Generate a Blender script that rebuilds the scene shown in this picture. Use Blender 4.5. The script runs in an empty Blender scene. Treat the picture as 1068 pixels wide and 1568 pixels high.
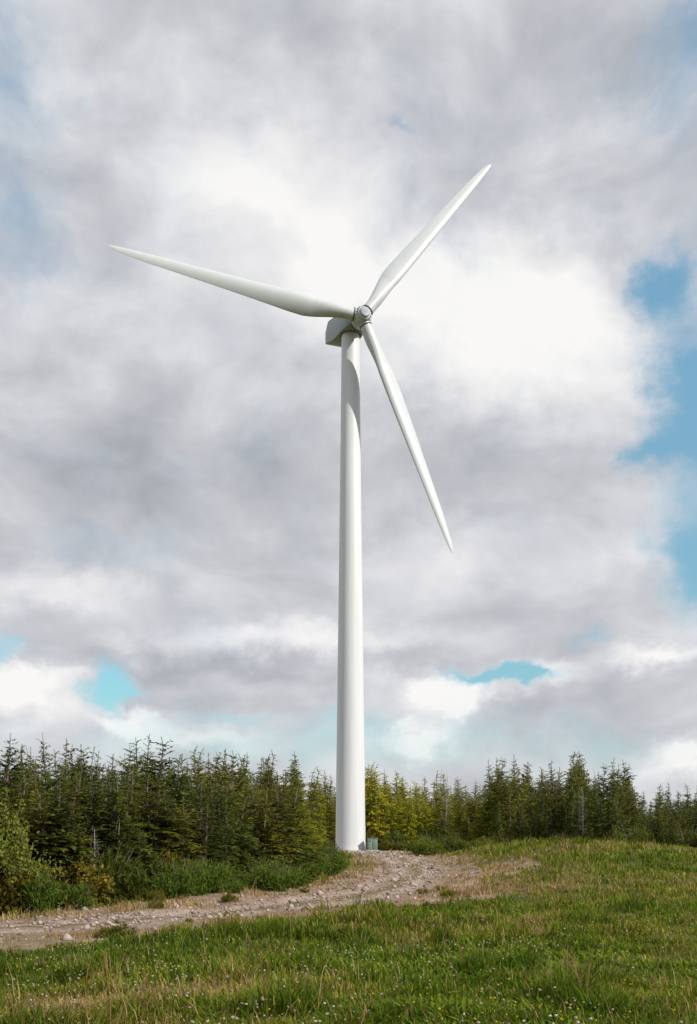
import bpy, math, random
import numpy as np
from mathutils import Vector, Matrix
random.seed(7); rng=np.random.default_rng(11)
scene=bpy.context.scene
scene.view_settings.view_transform='Standard'
scene.view_settings.look='None'
scene.view_settings.exposure=0
F=1539.0
def U(px): return (px-534)/F
def V(py): return (1300-py)/F

# ---------------------------------------------------------------- helpers
def link(o,parent=None):
    scene.collection.objects.link(o)
    if parent: o.parent=parent
    return o
def mesh_tris(name,verts,tris,cols=None,smooth=False):
    me=bpy.data.meshes.new(name)
    verts=np.asarray(verts,dtype=np.float32); tris=np.asarray(tris,dtype=np.int32)
    me.vertices.add(len(verts)); me.vertices.foreach_set("co",verts.ravel())
    me.loops.add(tris.size); me.loops.foreach_set("vertex_index",tris.ravel())
    me.polygons.add(len(tris)); me.polygons.foreach_set("loop_start",np.arange(0,tris.size,3,dtype=np.int32))
    me.update(calc_edges=True)
    if cols is not None:
        a=me.color_attributes.new("col",'FLOAT_COLOR','POINT')
        c=np.ones((len(verts),4),dtype=np.float32); c[:,:3]=cols
        a.data.foreach_set("color",c.ravel())
    if smooth: me.polygons.foreach_set("use_smooth",np.ones(len(tris),dtype=bool))
    return me
def grid_tris(nr,nc,wrap=False):
    i=np.arange(nr-1)[:,None]; j=np.arange(nc if wrap else nc-1)[None,:]
    a=i*nc+j; b=i*nc+(j+1)%nc; c=(i+1)*nc+(j+1)%nc; d=(i+1)*nc+j
    return np.concatenate([np.stack([a,b,c],-1).reshape(-1,3),np.stack([a,c,d],-1).reshape(-1,3)])
def vnoise(x,y,s,seed=0):
    x=np.asarray(x,float)/s+1000.5+seed*17.3; y=np.asarray(y,float)/s+1000.5+seed*31.7
    xi=np.floor(x).astype(np.int64); yi=np.floor(y).astype(np.int64); fx=x-xi; fy=y-yi
    fx=fx*fx*(3-2*fx); fy=fy*fy*(3-2*fy)
    def h(a,b):
        n=(a*374761393+b*668265263+seed*974711)&0x7fffffff
        n=((n^(n>>13))*1274126177)&0x7fffffff
        return ((n^(n>>16))&0xffff)/65535.0
    return (h(xi,yi)*(1-fx)+h(xi+1,yi)*fx)*(1-fy)+(h(xi,yi+1)*(1-fx)+h(xi+1,yi+1)*fx)*fy
def sstep(x,a,b):
    t=np.clip((np.asarray(x,float)-a)/(b-a),0,1); return t*t*(3-2*t)

# ---------------------------------------------------------------- materials
def new_mat(name):
    m=bpy.data.materials.new(name); m.use_nodes=True
    nt=m.node_tree; b=nt.nodes["Principled BSDF"]
    return m,nt,b
def foliage_mat(name,trans=0.3,objtint=True):
    m,nt,b=new_mat(name); N=nt.nodes; L=nt.links; N.remove(b)
    at=N.new("ShaderNodeAttribute"); at.attribute_name="col"
    col=at.outputs["Color"]
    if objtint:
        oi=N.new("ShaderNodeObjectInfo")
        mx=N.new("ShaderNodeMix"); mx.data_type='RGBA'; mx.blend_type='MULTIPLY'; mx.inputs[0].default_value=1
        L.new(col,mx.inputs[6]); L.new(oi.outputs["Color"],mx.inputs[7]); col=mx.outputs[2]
    df=N.new("ShaderNodeBsdfDiffuse"); L.new(col,df.inputs["Color"])
    tr=N.new("ShaderNodeBsdfTranslucent"); L.new(col,tr.inputs["Color"])
    ms=N.new("ShaderNodeMixShader"); ms.inputs[0].default_value=trans
    L.new(df.outputs[0],ms.inputs[1]); L.new(tr.outputs[0],ms.inputs[2])
    L.new(ms.outputs[0],N["Material Output"].inputs["Surface"])
    return m
MF=foliage_mat("conifer_foliage_mat",0.3); MG=foliage_mat("grass_mat",0.35,False); MS=foliage_mat("stone_mat",0.0,False)
def paint_mat(name,c,rough,dirt=0.12,streak=True):
    m,nt,b=new_mat(name); N=nt.nodes; L=nt.links
    tc=N.new("ShaderNodeTexCoord"); mp=N.new("ShaderNodeMapping")
    mp.inputs["Scale"].default_value=(1.2,1.2,0.05 if streak else 1.0)
    L.new(tc.outputs["Object"],mp.inputs[0])
    n=N.new("ShaderNodeTexNoise"); n.inputs["Scale"].default_value=1.6; n.inputs["Detail"].default_value=5
    L.new(mp.outputs[0],n.inputs["Vector"])
    r=N.new("ShaderNodeValToRGB"); r.color_ramp.elements[0].position=0.3; r.color_ramp.elements[1].position=0.65
    r.color_ramp.elements[0].color=(c[0]*(1-dirt),c[1]*(1-dirt),c[2]*(1-dirt*1.2),1); r.color_ramp.elements[1].color=(*c,1)
    L.new(n.outputs[0],r.inputs[0]); L.new(r.outputs[0],b.inputs["Base Color"])
    b.inputs["Roughness"].default_value=rough
    return m
MT=paint_mat("tower_paint",(0.68,0.71,0.75),0.36,0.10)
MB=paint_mat("blade_paint",(0.56,0.60,0.63),0.34,0.05,False)
MN=paint_mat("nacelle_paint",(0.36,0.40,0.44),0.5,0.2,False)
MDark=paint_mat("dark_steel",(0.10,0.10,0.11),0.6,0.3,False)
MConc=paint_mat("concrete",(0.42,0.40,0.37),0.9,0.3,False)
MCab=paint_mat("cabinet_green_grey",(0.20,0.27,0.24),0.6,0.25)
MBark=paint_mat("bark",(0.17,0.135,0.10),0.9,0.5)
MDead=paint_mat("dead_wood",(0.36,0.33,0.30),0.9,0.4)

# ---------------------------------------------------------------- track + terrain
ctrl=np.array([(-60,-2),(-30,10),(-16,17.5),(-8.1,23.4),(-4.3,28.2),(-0.6,36),(2.6,50),(4.4,65),(4.6,85),(3.7,103),(2.4,117),(1.6,123)],float)
def catmull(P,n=40):
    out=[]
    Q=np.vstack([2*P[0]-P[1],P,2*P[-1]-P[-2]])
    for i in range(1,len(Q)-2):
        p0,p1,p2,p3=Q[i-1:i+3]
        for t in np.linspace(0,1,n,endpoint=False):
            out.append(0.5*((2*p1)+(-p0+p2)*t+(2*p0-5*p1+4*p2-p3)*t*t+(-p0+3*p1-3*p2+p3)*t**3))
    out.append(P[-1]); return np.array(out)
TR=catmull(ctrl)
def track_dist(x,y):
    x=np.asarray(x,float).ravel(); y=np.asarray(y,float).ravel(); out=np.empty(len(x))
    for s in range(0,len(x),20000):
        d=(x[s:s+20000,None]-TR[None,:,0])**2+(y[s:s+20000,None]-TR[None,:,1])**2
        out[s:s+20000]=np.sqrt(d.min(1))
    return out
TX,TY=0.25,126.0
def hbase(x,y):
    x=np.asarray(x,float); y=np.asarray(y,float)
    z=np.interp(y,[-200,0,30,45,126,200,600,4000],[-1.75,-1.75,-1.80,-1.62,-0.25,-0.3,-1.5,-6])
    z=z+1.62*sstep(x,4.5+0.02*y,13.5)*(1-.30*sstep(x,15,25))*np.exp(-((y-68)/20)**2)
    z=z+0.45*sstep(x,8,13)*(1-sstep(x,22,30))*np.exp(-((y-88)/9)**2)
    w=sstep(np.hypot(x-TX,y-TY),6,18)
    z=z+((vnoise(x,y,9,1)-.5)*0.36+(vnoise(x,y,3.5,2)-.5)*0.20)*w
    return z
def hterr(x,y,d):
    z=hbase(x,y)-0.10*(1-sstep(d,1.9,2.8))
    return z+(vnoise(x,y,1.1,3)-.5)*0.15*sstep(d,2.6,3.8)
def vergef(x,y,d):
    pad=np.hypot(x-TX,y-TY)
    v=np.maximum(1-sstep(d,2.2,6.4),1-sstep(pad,4.5,10))
    v=np.maximum(v,.9*(1-sstep(np.hypot((x-6.6)/4.6,(y-56)/9),.5,1.1)))
    v=np.maximum(v,.75*(1-sstep(np.hypot((x-1.5)/7,(y-40)/7),.4,1.15)))
    v=np.maximum(v,.85*(1-sstep(np.hypot((x+9)/10,(y-26.0)/5.5),.4,1.15)))
    return v
rad=[0.5]
while rad[-1]<150: rad.append(rad[-1]+max(0.18,0.008*rad[-1]))
while rad[-1]<5000: rad.append(rad[-1]*1.06)
rad=np.array(rad)
ang=np.concatenate([np.arange(-42,42,0.25),np.arange(42,318,3.0)])*math.pi/180
R,A=np.meshgrid(rad,ang,indexing='ij'); X=(R*np.sin(A)).ravel(); Y=(R*np.cos(A)).ravel()
D=track_dist(X,Y); Z=hterr(X,Y,D)
verts=np.stack([X,Y,Z],1); tris=grid_tris(len(rad),len(ang),True)[:,::-1]
verts=np.vstack([verts,[[0,0,-1.78]]]); nc=len(ang)
fan=np.stack([np.arange(nc),(np.arange(nc)+1)%nc,np.full(nc,len(verts)-1)],1)[:,::-1]
tris=np.vstack([tris,fan])
me=mesh_tris("ground",verts,tris,smooth=True)
verge=np.append(vergef(X,Y,D),0).astype(np.float32)
at=me.attributes.new("verge",'FLOAT','POINT'); at.data.foreach_set("value",verge)
ground=link(bpy.data.objects.new("ground",me))
m,nt,b=new_mat("meadow_soil"); N=nt.nodes; L=nt.links
geo=N.new("ShaderNodeNewGeometry")
def noise(scale,detail=6,rough=0.55):
    n=N.new("ShaderNodeTexNoise"); n.inputs["Scale"].default_value=scale; n.inputs["Detail"].default_value=detail; n.inputs["Roughness"].default_value=rough
    L.new(geo.outputs["Position"],n.inputs["Vector"]); return n.outputs[0]
def ramp(f,els):
    r=N.new("ShaderNodeValToRGB"); e=r.color_ramp.elements
    while len(e)<len(els): e.new(0.5)
    for i,(p,c) in enumerate(els): e[i].position=p; e[i].color=(*c,1)
    L.new(f,r.inputs[0]); return r.outputs[0]
def mix(f,a,c,mode='MIX'):
    mx=N.new("ShaderNodeMix"); mx.data_type='RGBA'; mx.blend_type=mode
    if isinstance(f,float): mx.inputs[0].default_value=f
    else: L.new(f,mx.inputs[0])
    L.new(a,mx.inputs[6]); L.new(c,mx.inputs[7]); return mx.outputs[2]
g1=ramp(noise(0.35,8),[(0.3,(0.065,0.09,0.02)),(0.5,(0.10,0.125,0.026)),(0.62,(0.155,0.14,0.045)),(0.8,(0.23,0.165,0.09))])
g2=ramp(noise(9,6,0.7),[(0.3,(0.35,0.35,0.35)),(0.65,(1.25,1.2,1.1))])
g=mix(1.0,g1,g2,'MULTIPLY')
v1=ramp(noise(1.0,9,0.72),[(0.3,(0.12,0.115,0.045)),(0.43,(0.26,0.19,0.12)),(0.56,(0.39,0.285,0.22)),(0.72,(0.50,0.39,0.33))])
v2=ramp(noise(14,5,0.7),[(0.3,(0.45,0.45,0.45)),(0.65,(1.2,1.2,1.2))]); v=mix(1.0,v1,v2,'MULTIPLY')
at=N.new("ShaderNodeAttribute"); at.attribute_name="verge"
ma=N.new("ShaderNodeMath"); ma.operation='MULTIPLY_ADD'; L.new(noise(0.9,8,0.65),ma.inputs[0]); ma.inputs[1].default_value=2.0; ma.inputs[2].default_value=-1.0
ma2=N.new("ShaderNodeMath"); ma2.operation='ADD'; L.new(ma.outputs[0],ma2.inputs[0]); L.new(at.outputs["Fac"],ma2.inputs[1])
f=ramp(ma2.outputs[0],[(0.3,(0,0,0)),(0.6,(1,1,1))])
L.new(mix(f,g,v),b.inputs["Base Color"]); b.inputs["Roughness"].default_value=0.95; b.inputs["Specular IOR Level"].default_value=0.1
bp=N.new("ShaderNodeBump"); bp.inputs["Strength"].default_value=0.9; bp.inputs["Distance"].default_value=0.1
L.new(noise(10,8,0.7),bp.inputs["Height"]); L.new(bp.outputs[0],b.inputs["Normal"])
me.materials.append(m)

# track ribbon
seg=[TR[0]]
for p in TR[1:]:
    if np.hypot(*(p-seg[-1]))>0.35: seg.append(p)
seg=np.array(seg); tg=np.gradient(seg,axis=0); tg/=np.linalg.norm(tg,axis=1)[:,None]; nm=np.stack([-tg[:,1],tg[:,0]],1)
ts=np.linspace(-1,1,25); n=len(seg)
wj=1+0.5*(vnoise(np.arange(n)*0.35,np.zeros(n),2.6,5)-.5)
wj2=1+0.5*(vnoise(np.arange(n)*0.35,np.zeros(n),1.9,6)-.5)
ww=np.where(ts[None,:]<0,wj[:,None],wj2[:,None])
XX=seg[:,None,0]+nm[:,None,0]*ts*2.65*ww; YY=seg[:,None,1]+nm[:,None,1]*ts*2.65*ww
ZZ=hbase(XX,YY)+0.0-0.16*sstep(np.abs(ts),0.72,1.0)[None,:]-0.08*np.exp(-((np.abs(ts)-.36)/.11)**2)[None,:]
ZZ+= (vnoise(XX,YY,0.5,8)-.5)*0.09
tm=mesh_tris("gravel_track",np.stack([XX,YY,ZZ],-1).reshape(-1,3),grid_tris(n,25),smooth=True)
a=tm.attributes.new("across",'FLOAT','POINT'); a.data.foreach_set("value",np.tile(ts,n).astype(np.float32))
track=link(bpy.data.objects.new("gravel_track",tm))
m,nt,b=new_mat("gravel"); N=nt.nodes; L=nt.links; geo=N.new("ShaderNodeNewGeometry")
at=N.new("ShaderNodeAttribute"); at.attribute_name="across"
ab=N.new("ShaderNodeMath"); ab.operation='ABSOLUTE'; L.new(at.outputs["Fac"],ab.inputs[0])
ad=N.new("ShaderNodeMath"); ad.operation='MULTIPLY_ADD'; L.new(noise(1.3,9,0.78),ad.inputs[0]); ad.inputs[1].default_value=1.4; L.new(ab.outputs[0],ad.inputs[2])
ad2=N.new("ShaderNodeMath"); ad2.operation='ADD'; L.new(ad.outputs[0],ad2.inputs[0]); ad2.inputs[1].default_value=-0.50
base=ramp(ad2.outputs[0],[(0.22,(0.19,0.16,0.08)),(0.36,(0.33,0.25,0.19)),(0.54,(0.50,0.405,0.35)),(0.74,(0.40,0.30,0.24)),(0.95,(0.28,0.205,0.14))])
st=ramp(noise(13,8,0.8),[(0.32,(0.4,0.4,0.4)),(0.55,(1,1,1)),(0.72,(1.3,1.28,1.25))])
L.new(mix(1.0,base,st,'MULTIPLY'),b.inputs["Base Color"]); b.inputs["Roughness"].default_value=0.95; b.inputs["Specular IOR Level"].default_value=0.1
bp=N.new("ShaderNodeBump"); bp.inputs["Strength"].default_value=0.9; bp.inputs["Distance"].default_value=0.09
L.new(noise(14,6,0.75),bp.inputs["Height"]); L.new(bp.outputs[0],b.inputs["Normal"])
tm.materials.append(m)
# loose stones on the track
ns=5200; ii=rng.integers(0,len(TR)-1,ns); off=rng.normal(0,2.0,ns)
T2=np.gradient(TR,axis=0); T2/=np.linalg.norm(T2,axis=1)[:,None]+1e-9
sx_=TR[ii,0]-T2[ii,1]*off+rng.normal(0,.3,ns); sy_=TR[ii,1]+T2[ii,0]*off+rng.normal(0,.3,ns); k=sy_>14; sx_,sy_=sx_[k],sy_[k]; ns=len(sx_)
sr=np.exp(rng.normal(math.log(.028),.5,ns))*(1+sy_/70); ds=track_dist(sx_,sy_)
szz=np.where(ds<2.0,hbase(sx_,sy_),hterr(sx_,sy_,ds))+sr*.15
oc=np.array([(1,0,0),(0,1,0),(-1,0,0),(0,-1,0),(0,0,.7),(0,0,-.7)],float)
ya=rng.uniform(0,6.28,ns); ov=oc[None]*rng.uniform(.7,1.3,(ns,6,1))*sr[:,None,None]
vx=ov[:,:,0]*np.cos(ya)[:,None]-ov[:,:,1]*np.sin(ya)[:,None]; vy=ov[:,:,0]*np.sin(ya)[:,None]+ov[:,:,1]*np.cos(ya)[:,None]
sv=np.stack([vx+sx_[:,None],vy+sy_[:,None],ov[:,:,2]+szz[:,None]],-1).reshape(-1,3)
stt=np.concatenate([np.arange(ns)[:,None]*6+np.array([[a_,b__,c_]]) for a_,b__,c_ in [(0,1,4),(1,2,4),(2,3,4),(3,0,4),(1,0,5),(2,1,5),(3,2,5),(0,3,5)]])
scl=np.repeat(np.array([.36,.30,.26])*rng.uniform(.45,1.35,(ns,1)),6,axis=0)
sm_=mesh_tris("track_stones",sv,stt,scl); sm_.materials.append(MS); link(bpy.data.objects.new("track_stones",sm_))

# ---------------------------------------------------------------- grass
def blades(px,py,pz,h,w,yaw,lean,col,bend=0.5):
    n=len(px); c,s=np.cos(yaw),np.sin(yaw)
    lx,ly=np.cos(yaw+1.57)*lean,np.sin(yaw+1.57)*lean
    v=np.empty((n,5,3))
    v[:,0]=np.stack([px-c*w,py-s*w,pz],1); v[:,1]=np.stack([px+c*w,py+s*w,pz],1)
    mx=px+lx*h*0.35; my=py+ly*h*0.35; mz=pz+h*0.6
    v[:,2]=np.stack([mx-c*w*.8,my-s*w*.8,mz],1); v[:,3]=np.stack([mx+c*w*.8,my+s*w*.8,mz],1)
    v[:,4]=np.stack([px+lx*h,py+ly*h,pz+h*(1-bend*0.25*np.abs(lean))],1)
    o=np.arange(n)[:,None]*5
    t=np.concatenate([o+np.array([[0,1,3]]),o+np.array([[0,3,2]]),o+np.array([[2,3,4]])])
    return v.reshape(-1,3),t,np.repeat(col,5,axis=0)
def cat(parts):
    off=0;VV=[];TT=[];CC=[]
    for v,t,c in parts: VV.append(v);TT.append(t+off);CC.append(c);off+=len(v)
    return np.vstack(VV),np.vstack(TT),np.vstack(CC)
def grass():
    n=440000
    Yp=np.exp(rng.uniform(math.log(6.5),math.log(120),n)); u=rng.uniform(-0.46,0.46,n); Xp=u*Yp
    d=track_dist(Xp,Yp)
    tus=vnoise(Xp,Yp,0.75,31)
    dens=vnoise(Xp,Yp,0.4,21)*0.35+vnoise(Xp,Yp,1.7,22)*0.35+tus*.3
    vg=vergef(Xp,Yp,d)
    on=sstep(vg+1.6*(vnoise(Xp,Yp,1.8,23)-.5)+.8*(vnoise(Xp,Yp,.5,27)-.5),0.3,0.95)
    keep=(rng.random(n)<np.clip(2.4*dens-0.38,0.04,1))&(rng.random(n)>on*0.88)
    rut=np.abs(d-.95)<.5
    keep&=~((d<2.3)&(rng.random(n)<np.where(rut,.98,.72)))
    Xp,Yp,d,on,dens,vg,tus=[q[keep] for q in (Xp,Yp,d,on,dens,vg,tus)]; n=len(Xp)
    Zp=np.where(d<2.1,hbase(Xp,Yp)-.01,hterr(Xp,Yp,d)-0.01)
    big=vnoise(Xp,Yp,6,24); med=vnoise(Xp,Yp,1.4,25); sm=vnoise(Xp,Yp,.5,26)
    h=(0.03+0.14*dens**1.8+0.05*med+.17*sstep(tus,.6,.95))*rng.uniform(0.45,1.4,n)*(1+Yp/90)
    h*=1-0.35*on
    h=np.where(d<1.9,h*.6,h)
    w=0.0032*(1+Yp/9)*rng.uniform(0.7,1.5,n)
    lush=np.array([0.060,0.115,0.012]); green=np.array([0.125,0.185,0.018]); yel=np.array([0.27,0.255,0.035]); dry=np.array([0.38,0.275,0.14]); red=np.array([0.26,0.135,0.08])
    hill=sstep(Xp,3,12)*sstep(Yp,28,48)
    t=np.clip(0.62*big+0.34*med+0.26*sm+rng.normal(0,0.15,n)-0.20+0.08*sstep(Yp,20,32)+0.06*hill+vg*0.5-.15*sstep(tus,.6,.9),0,1)[:,None]
    col=lush*(1-sstep(t,0.05,0.35))+green*(sstep(t,0.05,0.35)*(1-sstep(t,0.4,0.6)))+yel*(sstep(t,0.4,0.6)*(1-sstep(t,0.62,0.8)))+dry*sstep(t,0.62,0.8)
    col=col*rng.uniform(0.6,1.35,n)[:,None]*(0.68+.55*vnoise(Xp,Yp,.9,29))[:,None]
    k=rng.random(n)<0.025
    h[k]*=rng.uniform(1.4,2.2,k.sum()); w[k]*=0.7; col[k]=np.where(rng.random((k.sum(),1))<0.5,red,dry)
    g=blades(Xp,Yp,Zp,h,w,rng.uniform(0,6.28,n),rng.uniform(0.1,1.1,n),col)
    n=90000
    Yp=np.exp(rng.uniform(math.log(6.5),math.log(60),n)); Xp=rng.uniform(-.46,.46,n)*Yp
    d=track_dist(Xp,Yp); k=(vnoise(Xp,Yp,.7,61)+.6*vnoise(Xp,Yp,3,62)>.9)&(vergef(Xp,Yp,d)<.35)
    Xp,Yp,d=Xp[k],Yp[k],d[k]; n=len(Xp)
    col=np.array([.09,.16,.018])*rng.uniform(.6,1.6,(n,1))+np.array([.05,.03,.0])*rng.random((n,1))
    g2=blades(Xp,Yp,hterr(Xp,Yp,d),rng.uniform(.05,.13,n)*(1+Yp/60),.009*(1+Yp/14)*rng.uniform(.6,1.3,n),rng.uniform(0,6.28,n),rng.uniform(.5,1.6,n),col)
    return cat([g,g2])
v,t,c=grass(); gm=mesh_tris("meadow_grass",v,t,c); gm.materials.append(MG); link(bpy.data.objects.new("meadow_grass",gm))
# flowers
def flowers(n,col,rr,hh,seed,th=.62):
    Yp=np.exp(rng.uniform(math.log(7),math.log(34),n)); Xp=rng.uniform(-0.42,0.42,n)*Yp
    k=(vnoise(Xp,Yp,2.5,seed)+0.5*vnoise(Xp,Yp,.8,seed+1)>th+0.35*rng.random(n)); Xp=Xp[k];Yp=Yp[k]; d=track_dist(Xp,Yp); k=d>3.0; Xp=Xp[k];Yp=Yp[k];d=d[k]; n=len(Xp)
    Zp=hterr(Xp,Yp,d)+hh*rng.uniform(0.5,1.4,n); r=rr*rng.uniform(0.4,1.25,n)
    a=np.arange(7)*2*math.pi/7
    ta=rng.uniform(0,6.28,n); ti=rng.uniform(0.1,1.0,n)
    nx,ny,nz=np.sin(ti)*np.cos(ta),np.sin(ti)*np.sin(ta),np.cos(ti)
    e1=np.stack([-np.sin(ta),np.cos(ta),0*ta],1); nn=np.stack([nx,ny,nz],1); e2=np.cross(nn,e1); P=np.stack([Xp,Yp,Zp],1)
    ring=P[:,None]+r[:,None,None]*(np.cos(a)[None,:,None]*e1[:,None]+np.sin(a)[None,:,None]*e2[:,None])
    top=P+nn*r[:,None]*0.7
    v=np.concatenate([ring,top[:,None],(P-nn*r[:,None]*.7)[:,None]],1)
    o=np.arange(n)[:,None]*9; T=[]
    for i in range(7):
        T.append(o+np.array([[i,(i+1)%7,7]])); T.append(o+np.array([[(i+1)%7,i,8]]))
    C=np.tile(col,(n*9,1))*np.repeat(rng.uniform(.6,1.05,(n,1)),9,axis=0)
    vs,tt,cc=blades(Xp,Yp,Zp-hh*1.4,np.full(n,hh*1.4),np.full(n,.002),ta,np.zeros(n),np.tile([0.07,0.1,0.03],(n,1)))
    return (v.reshape(-1,3),np.concatenate(T),C),(vs,tt,cc)
parts=[]
for q in (flowers(3000,np.array([0.68,0.66,0.60]),0.0145,0.17,41,.56),flowers(1900,np.array([0.68,0.52,0.03]),0.014,0.14,47,.62),flowers(1500,np.array([0.5,0.42,0.32]),0.017,0.24,53,.62)): parts+=list(q)
v,t,c=cat(parts)
fm=mesh_tris("meadow_flowers",v,t,c); fm.materials.append(MG); link(bpy.data.objects.new("meadow_flowers",fm))

# ---------------------------------------------------------------- trees
def tube(p0,p1,r0,r1,k=5):
    p0=np.array(p0);p1=np.array(p1);d=p1-p0;d=d/(np.linalg.norm(d)+1e-9)
    a=np.cross(d,[0,0,1.0] if abs(d[2])<.9 else [1.0,0,0]);a/=np.linalg.norm(a);b_=np.cross(d,a)
    th=np.arange(k)*2*math.pi/k; cc=np.cos(th)[:,None]*a+np.sin(th)[:,None]*b_
    return np.vstack([p0+cc*r0,p1+cc*r1]),grid_tris(2,k,True)
class Acc:
    def __init__(s): s.v=[];s.t=[];s.c=[];s.m=[];s.o=0
    def add(s,v,t,c,m):
        s.v.append(v);s.t.append(t+s.o);s.c.append(np.broadcast_to(c,(len(v),3)));s.m.append(np.full(len(t),m));s.o+=len(v)
    def mesh(s,name,mats):
        me=mesh_tris(name,np.vstack(s.v),np.vstack(s.t),np.vstack(s.c))
        for m in mats: me.materials.append(m)
        me.polygons.foreach_set("material_index",np.concatenate(s.m).astype(np.int32)); return me
def leaves(base,d,side,ln,wd):
    n=len(base); v=np.empty((n,4,3)); v[:,0]=base; mid=base+d*(ln*0.45)[:,None]
    v[:,1]=mid+side*wd[:,None]; v[:,2]=base+d*ln[:,None]; v[:,3]=mid-side*wd[:,None]
    o=np.arange(n)[:,None]*4
    return v.reshape(-1,3),np.concatenate([o+np.array([[0,1,2]]),o+np.array([[0,2,3]])])
def conifer(seed,H=8.0,spread=0.27,dead=False,gap=0.0,pw=.9):
    r=np.random.default_rng(seed); A=Acc()
    bx,by=r.normal(0,.18,2); lx,ly=r.normal(0,.16,2)
    def axis(z):
        q=z/H; tip=max(0,q-.9)*10
        return np.array([bx*q*q*1.5+0.05*math.sin(z*2+seed)+lx*tip*tip,by*q*q*1.5+ly*tip*tip,z])
    zs=np.concatenate([np.linspace(-0.3,H*.9,11),np.linspace(H*.92,H,5)])
    for i in range(len(zs)-1):
        v,t=tube(axis(zs[i]),axis(zs[i+1]),0.13*(1-max(zs[i],0)/H)+.010,0.13*(1-zs[i+1]/H)+.010,6); A.add(v,t,(1,1,1),1)
    B=[];Dd=[];S=[];Ln=[];Wd=[];C=[]
    z=0.2
    side=r.uniform(0,6.28); side2=r.uniform(0,6.28)
    while z<H-0.4:
        q=z/H; Lmax=H*spread*(1-q)**pw*(0.8+0.2*min(1,q*5))+0.08
        nb=int(r.integers(5,8)) if q<.85 else int(r.integers(3,6))
        ph=r.uniform(0,6.28); wh=r.uniform(.7,1.2)
        for k in range(nb):
            if r.random()<gap: continue
            az=ph+k*2*math.pi/nb+r.normal(0,.3); Lb=Lmax*wh*r.uniform(0.55,1.25)*(1+.2*math.cos(az-side)+.15*math.cos(2*az-side2+z)); rise=(0.12+0.85*q+r.normal(0,.13))
            out=np.array([math.cos(az),math.sin(az),0]); p0=axis(z+r.uniform(-.1,.1))
            def P(s): return p0+out*(Lb*s)+np.array([0,0,Lb*(rise*s-0.40*s*s)])
            if Lb>0.3 :
                v,t=tube(P(0),P(.55),0.022,0.012,3); A.add(v,t,(1,1,1),1)
                v,t=tube(P(.55),P(1.0),0.012,0.004,3); A.add(v,t,(1,1,1),1)
            if dead:
                for s in np.linspace(.3,.95,6):
                    dd=out*.6+np.array([-out[1],out[0],0])*r.choice([-1,1])*.8+np.array([0,0,r.normal(0,.3)])
                    v,t=tube(P(s),P(s)+dd*Lb*.3*(1-s*.5),.008,.003,3); A.add(v,t,(1,1,1),1)
                continue
            m=max(3,int(Lb*11)); bt=r.uniform(.75,1.25)
            for s in np.linspace(0.2,1,m):
                pt=P(s); tang=(P(min(1,s+.05))-P(s-.05)); tang/=np.linalg.norm(tang)
                lat=np.array([-out[1],out[0],0])
                for sg in (-1,1,0):
                    if sg==0 and r.random()<.35: continue
                    if r.random()<0.10: continue
                    tw=tang*r.uniform(.4,.9)+lat*sg*r.uniform(.5,1.0)+np.array([0,0,r.normal(-0.03,.3)])
                    tw/=np.linalg.norm(tw)
                    ln=(0.16+0.40*Lb*(1-s*.72)*.42+0.04)*r.uniform(.6,1.3)*(.7+.3*(1-q))
                    sd=np.cross(tw,[0,0,1.0])+r.normal(0,.6,3); sd-=tw*np.dot(sd,tw); sd/=np.linalg.norm(sd)+1e-6
                    B.append(pt);Dd.append(tw);S.append(sd);Ln.append(ln);Wd.append(ln*r.uniform(.11,.20)+.007)
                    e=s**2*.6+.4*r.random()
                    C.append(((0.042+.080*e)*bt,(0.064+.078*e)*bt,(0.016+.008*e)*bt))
        z+=0.15+0.17*(1-q)*r.uniform(.7,1.3)+(0.14 if q>.82 else 0)
    if not dead:
        for _ in range(24):
            zz=H-r.uniform(0,.9)**1; B.append(axis(zz)); tw=np.array([r.normal(0,.5),r.normal(0,.5),.7]); tw/=np.linalg.norm(tw); Dd.append(tw)
            sd=np.cross(tw,[0,1.0,0.2]);sd/=np.linalg.norm(sd);S.append(sd);Ln.append(r.uniform(.06,.14));Wd.append(.016);C.append((.11,.13,.03))
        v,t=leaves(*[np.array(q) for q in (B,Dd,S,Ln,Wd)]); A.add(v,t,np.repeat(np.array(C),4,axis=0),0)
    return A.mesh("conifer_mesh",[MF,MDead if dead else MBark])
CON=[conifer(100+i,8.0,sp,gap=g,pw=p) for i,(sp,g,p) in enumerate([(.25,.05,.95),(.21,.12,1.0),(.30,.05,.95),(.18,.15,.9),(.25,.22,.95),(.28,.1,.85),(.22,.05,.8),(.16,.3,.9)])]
DEAD=[conifer(200+i,8.0,.18,True,.3) for i in range(2)]

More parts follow.
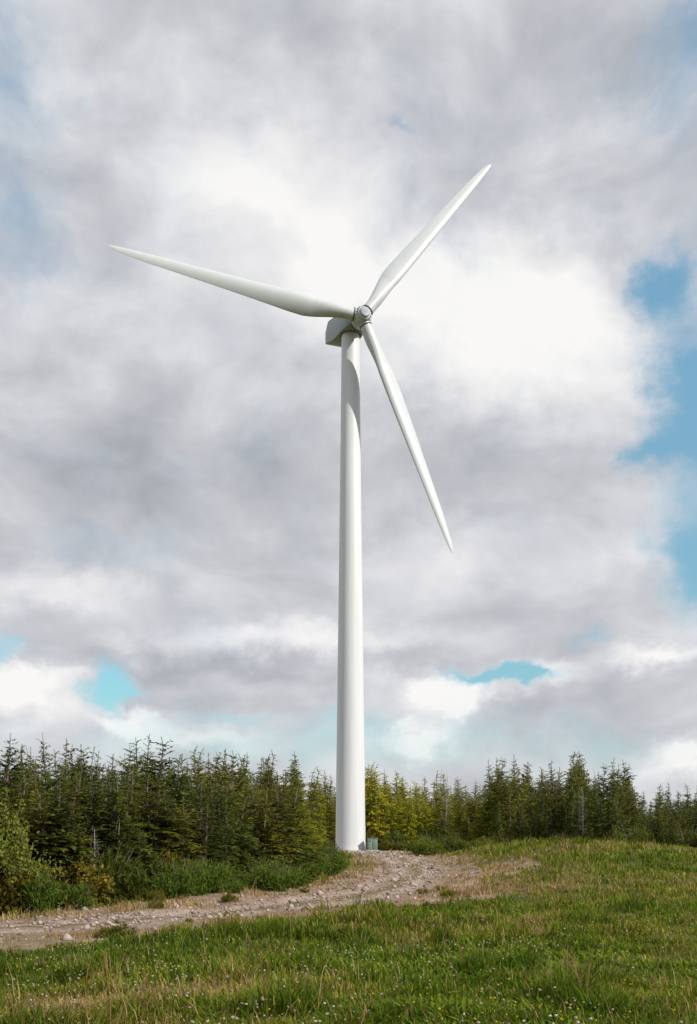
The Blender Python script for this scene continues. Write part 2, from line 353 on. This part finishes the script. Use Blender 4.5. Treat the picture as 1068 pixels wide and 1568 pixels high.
SK=np.array([(-500,1140),(-200,1125),(0,1134),(60,1134),(100,1138),(130,1124),(170,1150),(215,1128),(265,1114),(300,1152),(350,1158),(440,1160),(480,1172),(520,1176),(570,1170),(620,1194),(680,1186),(720,1200),(740,1182),(785,1158),(815,1184),(850,1178),(885,1134),(905,1184),(935,1156),(965,1180),(1000,1202),(1068,1208),(1300,1190),(1700,1180)],float)
FR=np.array([(-700,27),(0,31),(150,34),(300,39),(400,47),(460,58),(485,96),(505,141),(640,143),(715,132),(745,118),(800,106),(900,98),(1068,88),(1600,80)],float)
DP=np.array([(-700,30),(0,42),(300,50),(470,60),(520,38),(700,38),(800,48),(1068,45),(1600,30)],float)
forest=link(bpy.data.objects.new("conifer_forest",None))
cells={}; cnt=0; tries=0
def put_tree(px,y,h,wide=1.0,dk=1.0):
    global cnt
    x=U(px)*y; g=float(hbase(x,y))
    isdead=random.random()<0.045
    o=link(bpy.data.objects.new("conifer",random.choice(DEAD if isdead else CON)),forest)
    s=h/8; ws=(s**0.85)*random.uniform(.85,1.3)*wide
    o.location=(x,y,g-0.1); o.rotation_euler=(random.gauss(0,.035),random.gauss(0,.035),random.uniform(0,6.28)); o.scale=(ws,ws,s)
    sun_tint=math.exp(-((px-600)/125)**2); cloud_shade=1-.12*float(sstep(-px,-330,-100))  # sunlight on centre trees and cloud shadow on left ones, put into tree colour
    t=random.uniform(0.65,1.3)*dk*cloud_shade
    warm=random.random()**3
    o.color=((1.22+2.7*sun_tint+.9*warm)*t,(1.30+1.9*sun_tint+.3*warm)*t,(1.25)*t,1)
    cnt+=1
while tries<9000 and cnt<1200:
    tries+=1
    px=random.uniform(-420,1480); f=np.interp(px,FR[:,0],FR[:,1]); dp=np.interp(px,DP[:,0],DP[:,1])
    y=math.sqrt(random.uniform(f*f,(f+dp)**2)); x=U(px)*y
    inside=-60<px<1130
    if not inside and random.random()<0.6: continue
    key=(int(x//1.6),int(y//1.8))
    if key in cells: continue
    if math.hypot(x-TX,y-TY)<13: continue
    cells[key]=1
    g=float(hbase(x,y)); sky=V(np.interp(px,SK[:,0],SK[:,1]))*y-g
    h=sky*(random.uniform(0.92,1.09) if random.random()<.14 else random.uniform(0.52,0.90))
    if (y-f)/dp<0.1: h*=random.uniform(0.65,1)
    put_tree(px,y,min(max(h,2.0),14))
for i in range(125): # ragged edge row of young trees along the left plantation
    px=random.uniform(-150,470); f=np.interp(px,FR[:,0],FR[:,1]); y=f+random.uniform(-1.8,2.5)
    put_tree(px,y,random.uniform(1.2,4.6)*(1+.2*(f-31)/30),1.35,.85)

# shrubs
def shrub(seed,n=900,H=1.2,leafy=True):
    r=np.random.default_rng(seed); A=Acc()
    for i in range(22):
        a=r.uniform(0,6.28); rr=r.uniform(.2,.75); v,t=tube((0,0,-.05),(math.cos(a)*rr,math.sin(a)*rr,H*r.uniform(.5,1.05)),.013,.004,3); A.add(v,t,(1,1,1),1)
    nc=16; ca=r.uniform(0,6.28,nc); cr_=np.sqrt(r.random(nc))*.65; cz=H*r.uniform(.15,.85,nc)*(1-.5*cr_); cs=r.uniform(.12,.3,nc)
    k=r.integers(0,nc,n)
    base=np.stack([np.cos(ca[k])*cr_[k],np.sin(ca[k])*cr_[k],cz[k]],1)+r.normal(0,1,(n,3))*cs[k][:,None]*.6
    base[:,2]=np.abs(base[:,2])
    d=r.normal(0,.5,(n,3)); d[:,2]+=.7 if not leafy else .35; d/=np.linalg.norm(d,axis=1)[:,None]
    sd=np.cross(d,r.normal(0,1,(n,3))); sd/=np.linalg.norm(sd,axis=1)[:,None]
    ln=r.uniform(.06,.16,n) if leafy else r.uniform(.12,.26,n); wd=ln*(.3 if leafy else .07)+.004
    e=r.uniform(0,1,(n,1)); C=np.array([.05,.08,.02])*(1-e)+np.array([.12,.15,.03])*e
    v,t=leaves(base,d,sd,ln,wd); A.add(v,t,np.repeat(C,4,axis=0),0)
    return A.mesh("shrub_mesh",[MF,MBark])
SH=[shrub(300,1500,1.2,True),shrub(301,1700,1.3,False),shrub(302,1200,.9,True),shrub(303,1900,1.4,False)]
und=link(bpy.data.objects.new("undergrowth_shrubs",None))
def put_shrub(x,y,s,col,k=None):
    o=link(bpy.data.objects.new("shrub",SH[random.randrange(4) if k is None else k]),und)
    o.location=(x,y,float(hbase(x,y))-.06); o.rotation_euler=(0,0,random.uniform(0,6.28)); o.scale=(s*random.uniform(.9,1.4),s*random.uniform(.9,1.4),s*random.uniform(.8,1.15)); o.color=(*col,1)
for i in range(560):
    px=random.uniform(-400,1400); f=np.interp(px,FR[:,0],FR[:,1]); y=f+random.uniform(-2.2,3.5)*(0.6+f/90); x=U(px)*y
    if math.hypot(x-TX,y-TY)<9 or track_dist([x],[y])[0]<3.4: continue
    t=random.uniform(.45,1.2); q=random.random()<.25
    put_shrub(x,y,random.uniform(.25,1.0)**1.3*1.4*(0.8+f/140),((1.25+1.1*q)*t,(1.2+.2*q)*t,1.0*t))
for i in range(60):
    cx,cy=random.choice([(-9.3,30.5),(-5.2,35),(-3.6,44),(-2.9,52),(-2.2,58),(-3.8,40),(-2.6,64),(-2.4,70)])
    put_shrub(cx+random.gauss(0,.6),cy+random.gauss(0,1.0),random.uniform(.5,1.25),(1.05,1.2,.85),random.choice([1,3]))
for i in range(150):
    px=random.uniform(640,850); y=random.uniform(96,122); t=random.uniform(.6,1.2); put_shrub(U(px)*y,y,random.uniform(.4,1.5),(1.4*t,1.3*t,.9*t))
for i in range(110):
    y=math.exp(random.uniform(math.log(20),math.log(62))); x=random.uniform(-.36,.12)*y
    d=track_dist([x],[y])[0]
    if d<2.1 or d>6: continue
    t=random.uniform(.7,1.3); put_shrub(x,y,random.uniform(.10,.40),(1.8*t,1.3*t,.9*t))
for i in range(45):
    y=random.uniform(26,70); x=random.uniform(.08,.40)*y; t=random.uniform(.8,1.4); put_shrub(x,y,random.uniform(.10,.24),(1.7*t,1.4*t,.8*t))

# broadleaf sapling at the left edge
def sapling():
    r=np.random.default_rng(9); A=Acc()
    B=[]
    def br(p,d,L,rad,lev):
        q=p+d*L; v,t=tube(p,q,rad,rad*.65,5); A.add(v,t,(1,1,1),1)
        if lev==0:
            for _ in range(60): B.append(p+(q-p)*r.uniform(-.3,1.2)+r.normal(0,.13,3))
            return
        for k in range(4):
            nd=d+r.normal(0,.5,3)+np.array([0,0,.25]); nd/=np.linalg.norm(nd); br(p+d*L*r.uniform(.35,1),nd,L*r.uniform(.65,.85),rad*.6,lev-1)
    br(np.array([0,0,-.1]),np.array([0,0,1.0]),1.0,.05,3)
    B=np.array(B);n=len(B); d=r.normal(0,1,(n,3));d/=np.linalg.norm(d,axis=1)[:,None]; s=np.cross(d,r.normal(0,1,(n,3)));s/=np.linalg.norm(s,axis=1)[:,None]
    ln=r.uniform(.06,.12,n); e=r.random((n,1)); v,t=leaves(B,d,s,ln,ln*.35); A.add(v,t,np.repeat(np.array([.10,.14,.02])*(1-e)+np.array([.24,.26,.05])*e,4,axis=0),0)
    return A.mesh("broadleaf_sapling",[MF,MBark])
o=link(bpy.data.objects.new("broadleaf_sapling",sapling())); o.location=(-10.0,29.3,float(hbase(-10.0,29.3))); o.color=(1,1,1,1); o.scale=(1.1,1.1,1.3)

# ---------------------------------------------------------------- wind turbine
turb=link(bpy.data.objects.new("wind_turbine",None)); turb.location=(0,0,0)
TZ=-0.25; TOP=64.35
def add_mesh(name,v,t,mat,parent,smooth=True):
    me=mesh_tris(name,v,t,smooth=smooth); me.materials.append(mat); return link(bpy.data.objects.new(name,me),parent)
def radius(z): return np.interp(z,[TZ,TZ+0.5,10,30,50,TOP],[1.95,1.88,1.78,1.52,1.27,1.12])
zz=sorted([TZ-.3]+list(np.linspace(TZ,TOP,140))); pr=[(radius(z),z) for z in zz]; K=96
th=np.arange(K)*2*math.pi/K
v=np.array([[(TX+r*math.cos(a),TY+r*math.sin(a),z) for a in th] for r,z in pr]).reshape(-1,3)
add_mesh("tower",v,grid_tris(len(pr),K,True),MT,turb)
def lathe(name,prof,mat,loc,axis,parent,K=40):
    axis=Vector(axis).normalized(); q=axis.to_track_quat('Z','Y').to_matrix()
    v=[]
    for r,z in prof:
        for i in range(K):
            a=i*2*math.pi/K; p=q@Vector((r*math.cos(a),r*math.sin(a),z))+Vector(loc); v.append(p[:])
    return add_mesh(name,np.array(v),grid_tris(len(prof),K,True),mat,parent)
lathe("foundation",[(0,0.32),(2.15,.32),(2.3,.25),(2.35,-.6)],MConc,(TX,TY,TZ-.18),(0,0,1),turb)
lathe("yaw_ring",[(1.12,0),(1.28,.02),(1.28,.3),(0.9,.32)],MDark,(TX,TY,TOP-.05),(0,0,1),turb)
def rot(az,tl,th0,cone):
    n=np.array([math.sin(az)*math.cos(tl),-math.cos(az)*math.cos(tl),math.sin(tl)])
    e1=np.array([math.cos(az),math.sin(az),0]); e2=np.cross(n,e1)*-1
    e2=e2 if e2[2]>0 else -e2
    out=[]
    for k in range(3):
        a=th0+k*2*math.pi/3; out.append((math.cos(a)*e1+math.sin(a)*e2)*math.cos(cone)+n*math.sin(cone))
    return n,np.array(out)
RR=30.30; hubP=np.array([1.656,122.4,64.80])
naxis,rdirs=rot(.3093,.061,3.0109,-.0308)
def blade(name,rdir):
    tdir=np.cross(naxis,rdir); tdir/=np.linalg.norm(tdir); nd=np.cross(rdir,tdir)
    ss=np.concatenate([np.linspace(.6,9,26),np.linspace(9.6,RR-1.5,26),RR-np.array([1.1,.8,.5,.3,.15,.05,0])])
    K=28; rows=[]
    for s in ss:
        c=np.interp(s,[0,2.2,4.5,7.2,9,14,20,26,RR-1.5,RR-.6,RR-.15,RR],[1.4,1.42,1.85,2.4,2.35,1.95,1.5,1.1,.72,.5,.25,.05])
        w=float(sstep(s,1.8,6.5)); tr=np.interp(s,[0,6,10,20,RR],[.5,.34,.26,.18,.13]); be=math.radians(np.interp(s,[0,7,14,22,RR],[22,18,9,4,1]))
        cd=math.cos(be)*tdir-math.sin(be)*nd; td=math.cos(be)*nd+math.sin(be)*tdir
        for k in range(K):
            ph=2*math.pi*k/K; x=(1+math.cos(ph))/2
            yc=math.sin(ph)*.5
            ya=(1 if math.sin(ph)>=0 else -0.7)*1.42*tr*(math.sqrt(max(x,0))*(1-x)**.9) + 0.03*math.sin(math.pi*x)
            xo=(x-.5)*(1-w)+(x-.30)*w; yo=yc*(1-w)+ya*w
            rows.append(hubP+rdir*s+cd*(xo*c)+td*(yo*c))
    return add_mesh(name,np.array(rows),grid_tris(len(ss),K,True),MB,turb)
for i,r in enumerate(rdirs):
    blade("blade_%d"%(i+1),r)
    lathe("blade_root_collar_%d"%(i+1),[(.72,0),(.78,.02),(.78,.14),(.72,.16)],MDark,hubP+r*1.05,r,turb,36)
lathe("hub",[(.85,-1.15),(1.05,-1.1),(1.12,-.6),(1.15,0),(1.08,.5),(.85,.85),(.8,.92),(.5,1.12),(.0,1.2)],MB,hubP,naxis,turb)
lathe("hub_nose_flange",[(.62,.98),(.62,1.16),(.5,1.22),(0.0,1.24)],MN,hubP,naxis,turb)
q=Vector(naxis).to_track_quat('Z','Y').to_matrix(); bv=[];bt=[];o_=0
for k in range(16):
    a=k*2*math.pi/16; c0=np.array(q@Vector((.86*math.cos(a),.86*math.sin(a),.78)))+hubP; v,t=tube(c0,c0+naxis*.16,.06,.05,6); bv.append(v);bt.append(t+o_);o_+=len(v)
add_mesh("hub_bolts",np.vstack(bv),np.vstack(bt),MDark,turb,False)
lathe("main_shaft_housing",[(.95,-1.6),(.95,-1.1)],MDark,hubP,naxis,turb)
NA=0.36
fx=np.array([math.sin(NA),-math.cos(NA),0.0]); sx=np.array([math.cos(NA),math.sin(NA),0.0])
def rrect(w,zb,zt,ch,n=4):
    pts=[]; hw=w/2
    for cx,cz,a0 in ((hw-ch,zt-ch,0),(-hw+ch,zt-ch,90),(-hw+ch,zb+ch,180),(hw-ch,zb+ch,270)):
        for k in range(n):
            a=math.radians(a0+90*k/(n-1)); pts.append((cx+ch*math.cos(a),cz+ch*math.sin(a)))
    return pts
secs=[(2.35,1.5,64.6,66.1,.2),(2.1,2.2,64.4,66.5,.2),(1.2,2.8,64.34,66.9,.14),(0,3.0,64.36,67.1,.12),(-2.2,3.0,64.6,67.5,.12),(-3.8,3.0,65.05,67.9,.12),(-4.3,3.0,65.2,68.0,.12),(-5.3,2.95,65.5,67.1,.12),(-5.4,2.8,65.65,66.95,.1)]
rows=[]
for s,w,zb,zt,ch in secs:
    for a,z in rrect(w,zb,zt,ch): rows.append(np.array([TX,TY,0])+fx*s+sx*a+np.array([0,0,z]))
NK=16; t=grid_tris(len(secs),NK,True); v=np.array(rows)
c1=v[:NK].mean(0); c2=v[-NK:].mean(0); v=np.vstack([v,c1,c2]); i=np.arange(NK)
t=np.vstack([t,np.stack([i,(i+1)%NK,np.full(NK,len(v)-2)],1),np.stack([i+(len(secs)-1)*NK,(i+1)%NK+(len(secs)-1)*NK,np.full(NK,len(v)-1)],1)])
add_mesh("nacelle",v,t,MN,turb,False)
def box(cx,cy,cz,sx_,sy_,sz_):
    v=np.array([(cx+a*sx_/2,cy+b_*sy_/2,cz+c*sz_/2) for c in (-1,1) for b_ in (-1,1) for a in (-1,1)],float)
    t=np.array([(0,2,1),(1,2,3),(4,5,6),(5,7,6),(0,1,4),(1,5,4),(2,6,3),(3,6,7),(0,4,2),(2,4,6),(1,3,5),(3,7,5)]); return v,t
def boxes(name,lst,parent=None):
    A=Acc(); mats=[]
    for (cx,cy,cz,a,b_,c,m) in lst:
        if m not in mats: mats.append(m)
        v,t=box(cx,cy,cz,a,b_,c); A.add(v,t,(1,1,1),mats.index(m))
    me=A.mesh(name,mats); o=link(bpy.data.objects.new(name,me),parent)
    bv=o.modifiers.new("bev",'BEVEL'); bv.width=.015; bv.segments=2; bv.limit_method='ANGLE'
    return o
d=boxes("service_door",[(0,-1.86,2.1,.95,.1,2.1,MN),(0,-1.93,2.1,.8,.06,1.95,MT),(0,-2.3,.95,1.1,.9,.08,MDark),(-.5,-2.7,.5,.05,.05,1.0,MDark),(.5,-2.7,.5,.05,.05,1.0,MDark)],turb)
d.location=(TX,TY,TZ); d.rotation_euler=(0,0,math.radians(120))
cx,cy=2.95,124.2; cz=float(hbase(cx,cy))
boxes("transformer_cabinet",[(cx,cy,cz+.05,1.6,1.4,.22,MConc),(cx,cy,cz+.86,1.25,1.05,1.4,MCab),(cx,cy,cz+1.6,1.38,1.18,.09,MCab),(cx-.31,cy-.54,cz+.85,.56,.04,1.2,MCab),(cx+.31,cy-.54,cz+.85,.56,.04,1.2,MCab),(cx-.06,cy-.575,cz+.9,.03,.03,.2,MDark),(cx-.3,cy-.565,cz+1.25,.3,.02,.16,MDark)])

# ---------------------------------------------------------------- camera, sun
cam=bpy.data.cameras.new("Camera"); co=link(bpy.data.objects.new("Camera",cam)); scene.camera=co
co.location=(0,0,0); co.rotation_euler=(math.radians(90),0,0)
cam.sensor_fit='VERTICAL'; cam.sensor_height=36; cam.sensor_width=24; cam.lens=F/1568*36; cam.shift_y=516/1568; cam.clip_end=20000
sd=Vector((.78,-.48,0)).normalized(); EL=math.radians(36); S=Vector((sd.x*math.cos(EL),sd.y*math.cos(EL),math.sin(EL)))
sl=bpy.data.lights.new("sun",'SUN'); sl.energy=4.5; sl.angle=math.radians(1.0); sl.color=(1,.93,.83)
so=link(bpy.data.objects.new("sun",sl)); so.rotation_euler=S.to_track_quat('Z','Y').to_euler()

# ---------------------------------------------------------------- world: Nishita sky behind a broken cloud deck
w=bpy.data.worlds.new("World"); scene.world=w; w.use_nodes=True; nt=w.node_tree; N=nt.nodes; L=nt.links
bg=N["Background"]; bg.inputs["Strength"].default_value=0.1
sky=N.new("ShaderNodeTexSky"); sky.sky_type='NISHITA'; sky.sun_disc=False; sky.sun_elevation=EL; sky.sun_rotation=math.atan2(S.x,S.y); sky.air_density=1.0; sky.dust_density=0.6; sky.ozone_density=1.0
tc=N.new("ShaderNodeTexCoord"); sep=N.new("ShaderNodeSeparateXYZ"); L.new(tc.outputs["Generated"],sep.inputs[0])
def M(op,a,b_=None,c=None,clamp=False):
    n=N.new("ShaderNodeMath"); n.operation=op; n.use_clamp=clamp
    for i,q in enumerate((a,b_,c)):
        if q is None: continue
        if isinstance(q,(int,float)): n.inputs[i].default_value=q
        else: L.new(q,n.inputs[i])
    return n.outputs[0]
def VM(op,a,b_=None,c=None,out=0):
    n=N.new("ShaderNodeVectorMath"); n.operation=op
    for i,q in enumerate((a,b_,c)):
        if q is None: continue
        if isinstance(q,tuple): n.inputs[i].default_value=q
        else: L.new(q,n.inputs[i])
    return n.outputs[out]
x,y,z=sep.outputs
az=M('ARCTAN2',x,y); el=M('ARCSINE',z)
cmb=N.new("ShaderNodeCombineXYZ"); L.new(az,cmb.inputs[0]); L.new(el,cmb.inputs[1]); AE=cmb.outputs[0]
def NZ(vec,scale,detail,rough,off=(0,0,0),dist=0.0,color=False,sc=(1,1,1)):
    n=N.new("ShaderNodeTexNoise"); n.noise_dimensions='2D'; n.inputs["Scale"].default_value=scale; n.inputs["Detail"].default_value=detail; n.inputs["Roughness"].default_value=rough; n.inputs["Distortion"].default_value=dist
    L.new(VM('MULTIPLY_ADD',vec,sc,off),n.inputs["Vector"]); return n.outputs[1 if color else 0]
wn=NZ(AE,4.5,2,0.5,(3,1,0),color=True,sc=(1,1.3,1))
wn2=NZ(AE,24.0,6,0.6,(7,2,0),color=True,sc=(1,1.3,1))
warp=VM('MULTIPLY_ADD',wn,(.10,.07,0),(-.05,-.035,0)); warp2=VM('MULTIPLY_ADD',wn2,(.055,.045,0),(-.0275,-.0225,0))
W1=VM('ADD',AE,warp); W=VM('ADD',W1,warp2)
def blobs(lst,start):
    acc=start
    for (px,py,rx,ry,amp) in lst:
        u,v_=U(px),V(py); a0=math.atan(u); e0=math.atan(v_*math.cos(a0)); k=math.cos(e0)
        ra=rx/F; re=ry/F*k*k
        d_=VM('MULTIPLY_ADD',W,(1/ra,1/re,0),(-a0/ra,-e0/re,0))
        dd=VM('DOT_PRODUCT',d_,d_,out=1)
        acc=M('MULTIPLY_ADD',M('POWER',0.36788,dd),amp,acc)
    return acc
bright=[(380,290,130,90,.30),(800,500,190,140,.46),(540,430,160,80,.30),(440,200,120,80,.10),(620,560,200,80,.10),(230,470,140,80,.10),(100,500,100,60,.08),
 (120,905,130,34,.26),(420,975,230,24,.26),(700,1075,55,34,.85),(625,1140,60,18,.6),(30,1060,60,42,.62),(185,1108,50,22,.5),(1010,995,70,16,.34),(1050,1165,50,22,.45),(830,1030,55,20,.42),(300,1140,90,16,.25),
 (130,140,120,80,.12),(950,170,120,60,.08),(760,840,200,50,.12),
 (330,740,380,80,-.18),(680,700,180,90,-.12),(120,620,200,50,-.04),(250,1020,300,18,-.16),(330,1075,180,22,-.10),(880,1085,150,38,-.18),(650,1005,160,28,-.10),
 (680,180,160,120,-.08),(960,60,140,90,-.12),(900,330,120,60,-.08),(560,60,260,60,-.04)]
detail=M('MULTIPLY_ADD',NZ(W1,4.2,3,.5,(2,5,0),0,sc=(1,1.5,1)),0.40,-.20)
fine=M('MULTIPLY_ADD',NZ(W1,12,6,.55,(1,1,0),sc=(1,1.7,1)),0.44,-.22)
B=blobs(bright,M('ADD',M('ADD',detail,fine),0.625))
holes=[(1070,630,78,130,1.35),(990,690,40,26,.5),(1066,860,65,65,.95),(158,1052,36,36,1.5),(770,1035,85,15,1.3),(590,212,22,12,.3),(1066,100,120,160,.60),(1045,430,45,50,.8),(12,1002,40,16,.6),(30,320,90,150,.48),(40,50,130,100,.5),(890,975,40,12,.45),(534,1150,700,40,.38),(700,250,160,120,.22),(180,840,200,40,.28),(540,1115,60,16,.35),(350,1105,50,14,.35)]
Hh=blobs(holes,M('MULTIPLY_ADD',NZ(W1,9,6,.58,(5,9,0),sc=(1,1.4,1)),0.8,-.40))
hm=N.new("ShaderNodeMapRange"); hm.interpolation_type='SMOOTHSTEP'; hm.inputs["From Min"].default_value=0.0; hm.inputs["From Max"].default_value=1.0; L.new(Hh,hm.inputs["Value"])
cr=N.new("ShaderNodeValToRGB"); e=cr.color_ramp.elements
cols=[(0.10,(.28,.30,.35)),(0.36,(.41,.425,.465)),(0.58,(.57,.58,.62)),(0.80,(.79,.79,.81)),(1.05,(.95,.94,.925))]
while len(e)<len(cols): e.new(.5)
for i,(p,c) in enumerate(cols): e[i].position=min(p,1); e[i].color=(*c,1)
L.new(B,cr.inputs[0])
cl=VM('MULTIPLY',cr.outputs[0],(10,10,10))
hz=M('MULTIPLY_ADD',M('MINIMUM',M('MULTIPLY',M('MAXIMUM',z,0.0),2.2),1.0),0.45,0.65)
bl=VM('MULTIPLY_ADD',sky.outputs[0],(1.15,1.62,1.45),(.40,.6,.75))
sc=N.new("ShaderNodeVectorMath"); sc.operation='SCALE'; L.new(bl,sc.inputs[0]); L.new(hz,sc.inputs[3])
mx=N.new("ShaderNodeMix"); mx.data_type='RGBA'; L.new(hm.outputs[0],mx.inputs[0]); L.new(cl,mx.inputs[6]); L.new(sc.outputs[0],mx.inputs[7])
L.new(mx.outputs[2],bg.inputs["Color"])
